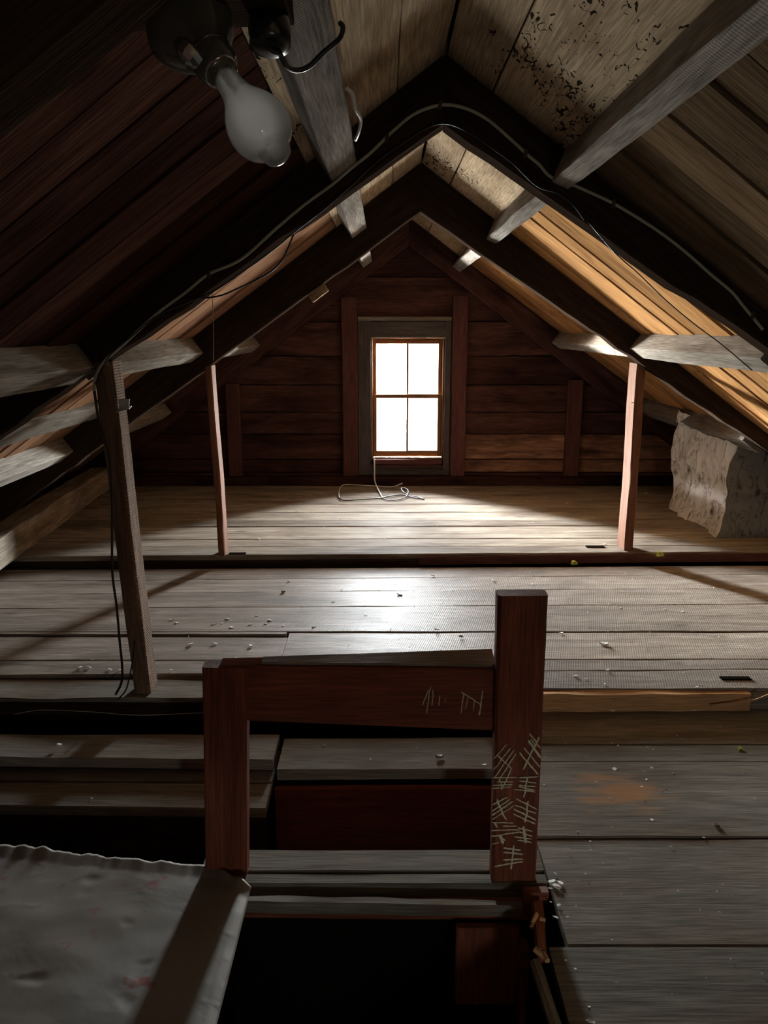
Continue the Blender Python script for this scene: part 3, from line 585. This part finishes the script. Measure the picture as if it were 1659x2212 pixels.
T = c2([(455, 1055, 530, 1160, 1), (445, 1100, 530, 1225, 1.6), (415, 1150, 525, 1290, 1), (385, 1185, 515, 1340, 1.1), (520, 1080, 410, 1305, 1.3), (462, 1090, 500, 1150, 1),
    (300, 1130, 210, 1230, .8), (325, 1155, 205, 1310, .8), (350, 1165, 215, 1360, .9), (360, 1190, 240, 1390, .9), (235, 1205, 335, 1300, .9), (330, 1300, 265, 1440, .9),
    (202, 1360, 370, 1356, .9), (378, 1360, 515, 1352, 1), (230, 1390, 345, 1385, .9), (205, 1412, 340, 1405, .9), (200, 1432, 330, 1420, .8), (260, 1375, 262, 1440, .8),
    (440, 1355, 415, 1495, 1.2), (380, 1380, 500, 1395, 1), (380, 1410, 495, 1420, 1), (375, 1418, 490, 1445, 1), (345, 1438, 495, 1455, 1),
    (305, 1490, 200, 1545, 1), (320, 1505, 198, 1590, 1), (340, 1520, 198, 1618, 1), (350, 1548, 200, 1645, .8), (228, 1505, 295, 1650, 1.2),
    (360, 1500, 505, 1575, 1), (355, 1545, 500, 1605, 1), (345, 1572, 500, 1650, 1.2), (340, 1605, 495, 1675, 1), (445, 1515, 425, 1665, 1.2),
    (200, 1665, 345, 1668, .9), (270, 1690, 370, 1690, .9), (192, 1720, 390, 1712, 1), (188, 1760, 400, 1728, 1), (250, 1745, 275, 1810, 2.0), (255, 1770, 290, 1790, 1.6), (192, 1815, 250, 1800, .8), (215, 1665, 235, 1700, 1.2),
    (370, 1700, 475, 1725, 1), (385, 1730, 475, 1760, 1), (350, 1762, 470, 1778, 1.1), (370, 1785, 470, 1800, 1.1), (412, 1690, 430, 1805, 1.9),
    (275, 1838, 395, 1855, 1.3), (275, 1868, 410, 1882, 1.3), (275, 1920, 412, 1913, 1.3), (212, 1965, 412, 1930, 1.2), (348, 1820, 328, 1985, 1.3)])
strokes('chalk_marks', T, ZP - .0005, post_r, M_chalk)
def c7(l): return [(830 + a / 2.0, 1180 + b / 2.0, 830 + c / 2.0, 1180 + d / 2.0, k) for a, b, c, d, k in l]
strokes('chalk_marks', c7([(190, 620, 165, 690, .7), (200, 605, 182, 722, .7), (212, 620, 206, 690, .7), (240, 645, 236, 690, .6), (265, 655, 262, 675, .5)]), 1.7345, rail, M_chalk)
strokes('chalk_marks', c7([(345, 630, 330, 725, .7), (365, 640, 350, 705, .6), (390, 660, 385, 715, .6), (426, 620, 410, 732, .9), (330, 628, 420, 685, .8)]), 1.7345, rail, M_chalk)

# broken batten on the right edge of the stair opening
bb = empty('edge_batten', (.36, 1.45, F3)); tag(bb, 'splintered batten on the right edge of the dark stair opening', 'batten')
m = MB(); a = at(1158, 2072, Z=F3 + .004); b = at(1232, 2330, Z=F3 + .004)
m.timber(a - Vector((0, 0, .012)), b - Vector((-.01, 0, .012)), .024, .024, wob=.004, segs=24); m.build('strip', M_floor3, bb)
m = MB(); a = at(1160, 1962, Z=F3 - .02); b = at(1172, 2066, Z=F3)
m.timber(a, b, .034, .03, wob=.008, segs=14, wd2=.028); m.build('splintered_end', M_frame, bb)
for (xa, ya, xb, yb, ww) in ((1156, 2050, 1180, 2068, .013), (1174, 2060, 1183, 2076, .011), (1150, 1996, 1160, 1976, .009), (1147, 2004, 1153, 1990, .008), (1166, 1986, 1178, 1990, .008)):
    p = at(xa, ya, Z=F3 + .010); q = at(xb, yb, Z=F3 + .009); m = MB(); m.timber(p, q, ww, .012, wob=.004, segs=8); m.build('fresh_break', M_fresh, bb)['label'] = 'bright orange freshly broken wood'
# timber at the far right corner of the shaft
m = MB(); m.timber((.346, 1.60, -.22), (.346, 1.60, -1.6), .02, .05, up=(0, 1, 0), wob=.003, segs=20); m.timber((.345, 1.598, -.235), (.345, 1.598, -.262), .03, .05, up=(0, 1, 0)); o = m.build('corner_batten', M_frame); tag(o, 'thin red upright batten inside the far right corner of stair opening', 'batten')
m = MB(); m.timber((.26, 1.63, -.19), (.26, 1.63, -.42), .16, .02, up=(0, 1, 0), wob=.002); o = m.build('shaft_board', M_frame); tag(o, 'dark red board inside the stair opening beneath the tall post', 'board')

# ------------------------------------------------------------------ sheet metal over the left side of the opening
m = MB()
def sheet(u, v):
    # u left->right, v near->far
    xl, xr = -1.75, -.348 + .012 * v
    X = xl + (xr - xl) * u; yb = 1.865 - .125 * ((X + 1.3) / .85) if X < -.45 else 1.742 - (X + .45) * .6
    yb += noise.noise((X * 20, 0, 0)) * .007 + noise.noise((X * 55, 4, 0)) * .005
    Y = .45 + (yb - .45) * v
    z = F3 + .012 + noise.fractal(Vector((X * 3.2, Y * 3.2, 0)), 1.0, 2.0, 3) * .0035 + noise.noise((X * 9, Y * 13, 3)) * .0015 - max(0, noise.noise((X * 14, Y * 22, 13)) - .42) * .006
    rg = abs(noise.noise((X * 5.5 + Y * 3, Y * 7 - X * 2, 8))); z += max(0, .02 - rg) * .10 * max(0, noise.noise((X * 4, Y * 4, 20)) + .1)
    e = max(0, (v - .97) / .03); z += e * (.004 + .012 * abs(noise.noise((X * 18, 7, 0))))
    e = max(0, (u - .985) / .015); z -= e * .006
    return Vector((X, Y, z))
m.grid(sheet, 200, 200, lambda u, v: (u * 1.3, v * 1.3, 0))
M_sheet = bpy.data.materials.new('stained galvanised sheet'); M_sheet.use_nodes = True; nt = M_sheet.node_tree; bs = nt.nodes['Principled BSDF']; lk = nt.links.new
tcn = node(nt, 'ShaderNodeTexCoord'); n1 = node(nt, 'ShaderNodeTexNoise'); n1.inputs['Scale'].default_value = 2.3; n1.inputs['Detail'].default_value = 6; lk(tcn.outputs['Object'], n1.inputs[0])
rc = node(nt, 'ShaderNodeValToRGB'); lk(n1.outputs['Fac'], rc.inputs[0]); rc.color_ramp.elements[0].position = .35; rc.color_ramp.elements[0].color = (.25, .242, .225, 1); rc.color_ramp.elements[1].position = .7; rc.color_ramp.elements[1].color = (.175, .15, .118, 1)
n2 = node(nt, 'ShaderNodeTexNoise'); n2.inputs['Scale'].default_value = 14; n2.inputs['Detail'].default_value = 4; lk(tcn.outputs['Object'], n2.inputs[0])
r2 = node(nt, 'ShaderNodeMapRange'); r2.inputs[1].default_value = .66; r2.inputs[2].default_value = .74; lk(n2.outputs['Fac'], r2.inputs[0])
mxn = node(nt, 'ShaderNodeMix', data_type='RGBA'); mxn.inputs[7].default_value = (.22, .07, .05, 1); lk(r2.outputs[0], mxn.inputs[0]); lk(rc.outputs['Color'], mxn.inputs[6]); lk(mxn.outputs[2], bs.inputs['Base Color'])
bs.inputs['Roughness'].default_value = .6; bs.inputs['Metallic'].default_value = .15; bs.inputs['Specular IOR Level'].default_value = .2
n3 = node(nt, 'ShaderNodeTexNoise'); n3.inputs['Scale'].default_value = 3.5; n3.inputs['Detail'].default_value = 5; n3.inputs['Distortion'].default_value = .4; lk(tcn.outputs['Object'], n3.inputs[0])
b3 = node(nt, 'ShaderNodeBump'); b3.inputs['Strength'].default_value = .5; b3.inputs['Distance'].default_value = .012; lk(n3.outputs['Fac'], b3.inputs['Height']); lk(b3.outputs[0], bs.inputs['Normal'])
o = m.build('sheet_metal', M_sheet, smooth=True); tag(o, 'dented grey metal sheet with ragged far edge at bottom left', 'metal sheet')
sol = o.modifiers.new('thickness', 'SOLIDIFY'); sol.thickness = .0012; sol.offset = -1

# ------------------------------------------------------------------ light bulb and its holder
bu = empty('light_bulb', (0, 0, 0)); tag(bu, 'unlit frosted bulb with a tipped end in holder under the roof', 'light bulb')
fw = Vector((0, cP, -sP)); rt = Vector((1, 0, 0)); upv = Vector((0, sP, cP))
def cs(px, py, zc): return Vector((0, 0, EYE)) + (fw + rt * ((px - W / 2) / F) + upv * ((H / 2 - py) / F)) * zc
A = cs(487, 168, .97); Bt = cs(603, 338, .93); ax = (Bt - A).normalized(); L = (Bt - A).length
k = L / .118
prof = [(0, .013), (.006, .0132), (.016, .0140), (.028, .0160), (.038, .0195), (.048, .0245), (.058, .0290), (.068, .0318), (.076, .0324), (.085, .0312), (.093, .0280), (.099, .0235), (.102, .0195), (.104, .0165), (.106, .0158), (.112, .0156), (.116, .0142), (.118, .0105), (.1185, .001)]
prof = [(h * k, r * k) for h, r in prof]
M_bulb = bpy.data.materials.new('frosted bulb glass'); M_bulb.use_nodes = True; nt = M_bulb.node_tree; nt.nodes.clear(); lk = nt.links.new
d1 = node(nt, 'ShaderNodeBsdfDiffuse'); d1.inputs[0].default_value = (.92, .92, .93, 1); d2 = node(nt, 'ShaderNodeBsdfTranslucent'); d2.inputs[0].default_value = (.96, .96, .96, 1)
d3 = node(nt, 'ShaderNodeBsdfTransparent'); d4 = node(nt, 'ShaderNodeBsdfGlossy'); d4.inputs['Roughness'].default_value = .12
x1_ = node(nt, 'ShaderNodeMixShader'); x1_.inputs[0].default_value = .85; lk(d1.outputs[0], x1_.inputs[1]); lk(d2.outputs[0], x1_.inputs[2])
x2_ = node(nt, 'ShaderNodeMixShader'); x2_.inputs[0].default_value = .08; lk(x1_.outputs[0], x2_.inputs[1]); lk(d3.outputs[0], x2_.inputs[2])
fr2 = node(nt, 'ShaderNodeFresnel'); x3_ = node(nt, 'ShaderNodeMixShader'); lk(fr2.outputs[0], x3_.inputs[0]); lk(x2_.outputs[0], x3_.inputs[1]); lk(d4.outputs[0], x3_.inputs[2]); oo = node(nt, 'ShaderNodeOutputMaterial'); lk(x3_.outputs[0], oo.inputs[0])
m = MB(); m.lathe(A, ax, prof, 48); m.build('glass_envelope', M_bulb, bu, smooth=True)
m = MB(); m.lathe(A - ax * .002, ax, [(0, .005), (.03, .0045), (.05, .003), (.052, .0005)], 16); m.build('filament_stem', M_grayc, bu, smooth=True)
m = MB(); m.lathe(A - ax * .026, ax, [(0, .010), (.002, .0125), (.006, .0118), (.010, .0128), (.014, .0118), (.018, .0128), (.024, .0135), (.027, .0135)], 32); m.build('screw_cap', M_tin, bu, smooth=True)
lh = empty('lamp_holder', A); tag(lh, 'dark glossy lamp holder the frosted bulb is screwed into', 'lamp holder')
M_holder = plain('dark glazed holder', (.08, .077, .06), .2, spec=.8, nz=.25, nscale=14)
M_bak = plain('black bakelite', (.01, .01, .011), .25, spec=.6)
m = MB(); m.lathe(A - ax * .110, ax, [(0, .03), (.004, .058), (.012, .060), (.03, .052), (.05, .038), (.062, .030), (.070, .0285), (.088, .0275), (.092, .024), (.1, .022), (.104, .016)], 40); m.build('canopy', M_holder, lh, smooth=True)
m = MB(); m.lathe(A - ax * .020, ax, [(0, .020), (.004, .0225), (.010, .0225), (.013, .016)], 32); m.lathe(A - ax * .045, ax, [(0, .027), (.004, .0295), (.008, .027)], 32); m.build('metal_ring', M_tin, lh, smooth=True)
kb = cs(402, 128, .95); m = MB(); m.lathe(kb + Vector((.012, .0, .012)), Vector((-.55, -.1, -.62)), [(0, .010), (.004, .016), (.012, .0165), (.018, .013), (.022, .004)], 8); m.build('pull_switch', M_tin, lh)
m = MB(); q = cs(575, 62, .99); m.lathe(q + Vector((0, .03, .035)), (.05, -.3, -1), [(0, .024), (.03, .028), (.052, .027), (.056, .018), (.058, .001)], 32); m.build('side_socket', M_bak, lh, smooth=True)
# wooden block carrying the holder
m = MB(); hb = A - ax * .125; m.timber(hb + Vector((-.10, .0, .01)), hb + Vector((.14, .0, .02)), .10, .03, wob=.003); o = m.build('mounting_board', M_rafter, lh)

# ------------------------------------------------------------------ cables
def pth(l, Y): return [at(x, y, Y=Y) for x, y in l]
yc = 2.605
c1_ = cable('electrical_cable', pth([(204, 850), (206, 815), (225, 780), (265, 745), (300, 712), (345, 672), (400, 632), (450, 592), (520, 560), (600, 490), (660, 440), (715, 400), (760, 362), (800, 330), (850, 282), (895, 246), (950, 227), (1000, 232), (1050, 256), (1098, 296), (1137, 332), (1165, 356), (1190, 382), (1235, 398), (1285, 420), (1330, 442), (1390, 478), (1440, 512), (1490, 552), (1535, 592), (1580, 630), (1605, 660), (1630, 690), (1648, 712)], yc), .0052, M_grayc)
tag(c1_, 'grey-green sheathed cable arching over the ridge along the nearer rafters', 'cable')
for (x, y) in ((950, 227), (1135, 330), (450, 592), (1325, 440), (1625, 682), (835, 297)):
    p = at(x, y, Y=yc - .004); m = MB(); m.timber(p + Vector((0, 0, -.012)), p + Vector((.002, 0, .012)), .012, .003, up=(0, 1, 0)); m.build('staple', M_nail, c1_)
c_ = cable('black_wire', pth([(206, 830), (240, 765), (290, 722), (340, 682), (400, 655), (460, 630), (520, 590), (590, 540), (640, 498), (700, 452), (760, 400), (820, 345), (890, 296), (935, 271), (970, 268), (1010, 285), (1060, 318), (1110, 355), (1160, 402), (1205, 418), (1240, 445), (1262, 475)], 2.60), .0024, M_black)
tag(c_, 'thin black wire along the lower edge of the nearer rafters', 'wire')
c_ = cable('black_wire', pth([(635, 505), (610, 560), (580, 590), (520, 620), (470, 640), (400, 648), (340, 672)], 2.615), .0028, M_black); tag(c_, 'black wire looping down under the left rafter above the posts', 'wire')
c_ = cable('black_wire', pth([(1215, 420), (1245, 452), (1280, 490), (1330, 548), (1380, 592), (1440, 650), (1500, 700), (1560, 745), (1625, 800)], 2.63), .0018, M_black); tag(c_, 'fine black wire crossing the orange boards under the right rafter', 'wire')
c_ = cable('black_wire', [at(560, 70, Y=1.12), at(572, 95, Y=1.12), at(590, 110, Y=1.12), at(605, 118, Y=1.13), at(618, 142, Y=1.15), at(640, 152, Y=1.17), at(668, 143, Y=1.17), at(700, 112, Y=1.17), at(732, 85, Y=1.17), at(741, 60, Y=1.18), at(735, 50, Y=1.19)], .0036, M_black); tag(c_, 'thick black flex looped round the purlin beside the bulb', 'wire')
c_ = cable('white_wire', [at(748, 190, Y=1.75), at(762, 205, Y=1.76), at(768, 235, Y=1.8), at(779, 258, Y=1.85), at(775, 285, Y=1.9), at(768, 302, Y=1.95)], .0040, M_white); tag(c_, 'short white cable bulging from the side of the upper left purlin', 'wire')
c_ = cable('hanging_wire', [at(204, 845, Y=2.6), at(212, 900, Y=2.6), at(228, 950, Y=2.6), at(238, 1000, Y=2.6), at(242, 1080, Y=2.59), at(242, 1150, Y=2.59), at(243, 1240, Y=2.58), at(252, 1310, Y=2.58), at(258, 1380, Y=2.58), at(264, 1440, Y=2.59), at(262, 1475, Y=2.60), at(250, 1500, Y=2.61)], .0045, M_black); tag(c_, 'black cable hanging down the left side of the leaning post', 'wire')
c_ = cable('hanging_wire', [at(292, 1385, Y=2.61), at(286, 1430, Y=2.605), at(280, 1460, Y=2.6), at(272, 1490, Y=2.6), at(256, 1510, Y=2.59)], .0028, M_black); tag(c_, 'thin wire at the foot of the leaning post', 'wire')
c_ = cable('hanging_string', [at(453, 395, Y=2.7), at(455, 500, Y=2.7), at(458, 620, Y=2.7), at(461, 700, Y=2.7), at(461, 780, Y=2.7)], .0011, M_grayc); tag(c_, 'faint thread hanging straight down above the slim left post', 'string')
c_ = cable('fallen_wire', [at(30, 1543, Z=F3 + .03), at(90, 1534, Z=F3 + .04), at(200, 1538, Z=F3 + .035), at(300, 1545, Z=F3 + .03), at(430, 1540, Z=F3 + .03), at(520, 1538, Z=F3 + .03)], .0012, M_grayc); tag(c_, 'thin grey wire lying in the shadow below the left floor edge', 'wire')
c_ = cable('wood_splinter', [at(1535, 1523, Y=2.60), at(1585, 1519, Y=2.59), at(1630, 1512, Y=2.58), at(1665, 1498, Y=2.56)], .003, M_edge); tag(c_, 'long pale splinter sticking up from the right floor edge', 'splinter')
# cord at the window
wc = empty('window_cord', (.0, 6.2, 0)); tag(wc, 'loose cord dropping from the window sill and looping on the floor', 'cord')
z_ = .008
cable('white_length', [at(808, 988, Y=6.225), at(809, 1005, Y=6.215), at(809, 1030, Y=6.195), at(810, 1040, Y=6.19), at(814, 1052, Z=.03), at(820, 1064, Z=z_), at(826, 1076, Z=z_)], .0058, M_white, wc)
cable('brown_length', [at(826, 1076, Z=z_), at(838, 1080, Z=z_), at(862, 1079, Z=z_), at(878, 1072, Z=z_ + .006), at(882, 1062, Z=.02), at(876, 1055, Z=.03), at(867, 1055, Z=.03), at(872, 1063, Z=.02), at(885, 1070, Z=z_), at(905, 1074, Z=z_), at(916, 1078, Z=z_)], .0048, M_brownc, wc)
cable('brown_length', [at(916, 1078, Z=z_), at(895, 1075, Z=z_), at(870, 1069, Z=z_), at(840, 1072, Z=z_), at(820, 1076, Z=z_), at(780, 1079, Z=z_), at(745, 1081, Z=z_), at(733, 1076, Z=z_)], .0048, M_brownc, wc)
cable('white_length', [at(733, 1076, Z=z_), at(732, 1064, Z=z_), at(737, 1051, Z=z_), at(748, 1047, Z=.02), at(775, 1048, Z=.02), at(815, 1050, Z=.015), at(845, 1052, Z=.02), at(862, 1047, Z=.045), at(869, 1044, Z=.06)], .0046, M_white, wc)

# ------------------------------------------------------------------ leaves, chips
def leaf(px, py, Y, s, label):
    p = at(px, py, Y=Y); mb = MB(); n_ = 14; c = p
    rg = [c + Vector((math.cos(2 * math.pi * i / n_) * s * (1 + .3 * math.sin(3 * i)), -.006 - .012 * math.cos(4 * math.pi * i / n_), math.sin(2 * math.pi * i / n_) * s * .75)) for i in range(n_)]
    rg2 = [q + Vector((0, .0012, 0)) for q in rg]
    mb.rings([rg, rg2], [[tuple(q) for q in rg], [tuple(q) for q in rg2]], .5)
    o = mb.build('dry_leaf', M_leaf); tag(o, label, 'leaf', 'yellow-green dry leaves'); return o
leaf(1239, 1216, 4.225, .020, 'yellow-green leaf on the riser left of the red-brown right post')
leaf(1424, 1197, 4.25, .022, 'yellow-green leaf on the riser right of the red-brown right post')
p = at(1598, 1618, Z=F3); leaf(1598, 1618, p.y, .012, 'tiny yellow leaf on the lower floor near the right edge')
def chip(p, s, th=.006):
    mb = MB(); n_ = R.randint(5, 7); a0 = R.uniform(0, 6); el = R.uniform(.35, .8); rot = R.uniform(-.7, .7); tl = R.uniform(-.25, .25)
    pts = []
    for i in range(n_):
        a = a0 + 2 * math.pi * i / n_; r = s * R.uniform(.65, 1.15); x = math.cos(a) * r; y = math.sin(a) * r * el
        pts.append((x * math.cos(rot) - y * math.sin(rot), x * math.sin(rot) + y * math.cos(rot)))
    lo = [p + Vector((x, y, .001 + max(0, x * tl))) for x, y in pts]; hi = [p + Vector((x * .85, y * .85, th * R.uniform(.7, 1.3) + max(0, x * tl))) for x, y in pts]
    mb.rings([lo, hi], [[tuple(q) for q in lo], [tuple(q) for q in hi]], .5); return mb
spots_ = [(985, 0)] and []
CH = [(370, 1340, F2, 9), (383, 1346, F2, 8), (462, 1349, F2, 8), (480, 1347, F2, 7), (492, 1338, F2, 9), (500, 1356, F2, 8), (540, 1350, F2, 7), (583, 1341, F2, 9), (575, 1348, F2, 6), (612, 1352, F2, 6), (678, 1355, F2, 8),
      (412, 1393, F2, 13), (464, 1391, F2, 9), (542, 1396, F2, 11), (512, 1423, F2, 8), (555, 1331, F2, 5), (606, 1428, F2, 4), (175, 1443, F2, 12), (193, 1442, F2, 11), (237, 1447, F2, 10), (259, 1448, F2, 7), (370, 1448, F2, 7),
      (625, 1255, F2, 8), (720, 1300, F2, 6), (738, 1273, F2, 5), (790, 1330, F2, 5), (805, 1434, F2, 9), (935, 1244, F2, 8), (1067, 1255, F2, 8), (864, 1285, F2, 10), (880, 1262, F2, 5),
      (1306, 1392, F2, 15), (1243, 1461, F2, 10), (1265, 1467, F2, 7), (1313, 1448, F2, 9), (1213, 1368, F2, 8), (1436, 1317, F2, 7), (1475, 1322, F2, 6), (1395, 1401, F2, 5), (1506, 1485, F2, 7), (1306, 1478, F2, 6), (1340, 1314, F2, 6), (1090, 1300, F2, 5), (1150, 1262, F2, 5),
      (1255, 1534, F3, 12), (1323, 1535, F3, 12), (1462, 1532, F3, 14), (1495, 1534, F3, 9), (1335, 1611, F3, 6), (1408, 1660, F3, 7), (1327, 1662, F3, 10), (1280, 1653, F3, 5), (1288, 1690, F3, 6), (1395, 1685, F3, 9), (1386, 1700, F3, 6), (1303, 1714, F3, 5), (1390, 1668, F3, 6), (1198, 1745, F3, 5), (1229, 1785, F3, 6), (1408, 1772, F3, 9), (1275, 1818, F3, 5), (1345, 1796, F3, 5),
      (1198, 1888, F3, 9), (1192, 1905, F3, 14), (1203, 1916, F3, 16), (1210, 1908, F3, 12), (1188, 1920, F3, 10), (1207, 1956, F3, 9), (1244, 1958, F3, 5), (1200, 1982, F3, 10), (1226, 1981, F3, 6), (1190, 1949, F3, 5), (1222, 2075, F3, 5), (1243, 2094, F3, 6), (1272, 2176, F3, 8), (1276, 2208, F3, 16), (1450, 1830, F3, 8), (1560, 1700, F3, 5), (1520, 1810, F3, 6),
      (1233, 1046, F1, 6), (1310, 1044, F1, 8), (1396, 1066, F1, 6), (1225, 1088, F1, 5), (1306, 1176, F1, 7), (985, 1110, F1, 5), (700, 1140, F1, 5), (830, 1165, F1, 5), (560, 1165, F1, 5), (1150, 1130, F1, 5), (735, 1122, F1, 5), (640, 1105, F1, 5),
      (128, 1610, F3 + .012, 12), (198, 1725, -.158, 6), (800, 1640, F3, 5), (1045, 1653, F3, 10), (900, 1615, F3, 4), (700, 1610, F3, 5)]
for (x, y, z, s) in CH:
    p = at(x, y, Z=z + .002); sz = s / F * (p.y * cP + (EYE - z) * sP) * .72
    o = chip(Vector((0, 0, 0)), sz, th=sz * .28).build('plaster_chip', M_chip); o.location = p
    zone = 'upper' if z == F1 else ('middle' if z == F2 else 'lower')
    where = ('left of the leaning post' if x < 320 else 'between the leaning post and the tall post' if x < 1120 else 'right of the tall chalk-marked post') if zone != 'upper' else ('left of the window centre' if x < 880 else 'right of the window centre')
    tag(o, 'pale plaster chip on the %s floor level %s' % (zone, where), 'chip', 'plaster chips on the %s floor %s' % (zone, where))
for (x, y, z, s, lb) in ((612, 1279, F2, 9, 'small dark curl of bark on the middle floor left of centre'), (943, 1361, F2, 7, 'small black twig stub on the middle floor above the rail'), (995, 1376, F2, 8, 'dark wood fragment on the middle floor left of the tall post'), (950, 1635, F3, 12, 'dark wood fragment on the board seen through the guard frame'), (1548, 1785, F3, 10, 'dark scrap on the lower floor at right')):
    p = at(x, y, Z=z + .004); sz = s / F * (p.y * cP + (EYE - z) * sP) * .8; o = chip(Vector((0, 0, 0)), sz, th=sz * .4).build('wood_fragment', M_nail); o.location = p; tag(o, lb, 'debris')
# fine crumbs nobody could count
m = MB()
for i in range(700):
    z = R.choice((F1, F2, F2, F3)); X = R.uniform(-1.3, 1.9) if z != F3 else R.uniform(.45, 1.7)
    Y = R.uniform(4.35, 6.0) if z == F1 else (R.uniform(2.72, 4.1) if z == F2 else R.uniform(.9, 2.5))
    s = R.uniform(.0015, .0045); c = chip(Vector((X, Y, z + .004)), s, th=s * .6); b = len(m.v)
    m.v += c.v; m.g += c.g; m.p += c.p; m.f += [tuple(b + i for i in f) for f in c.f]
o = m.build('floor_crumbs', M_chip); tag(o, 'fine pale crumbs scattered over all the floorboards', 'debris', kind='stuff')
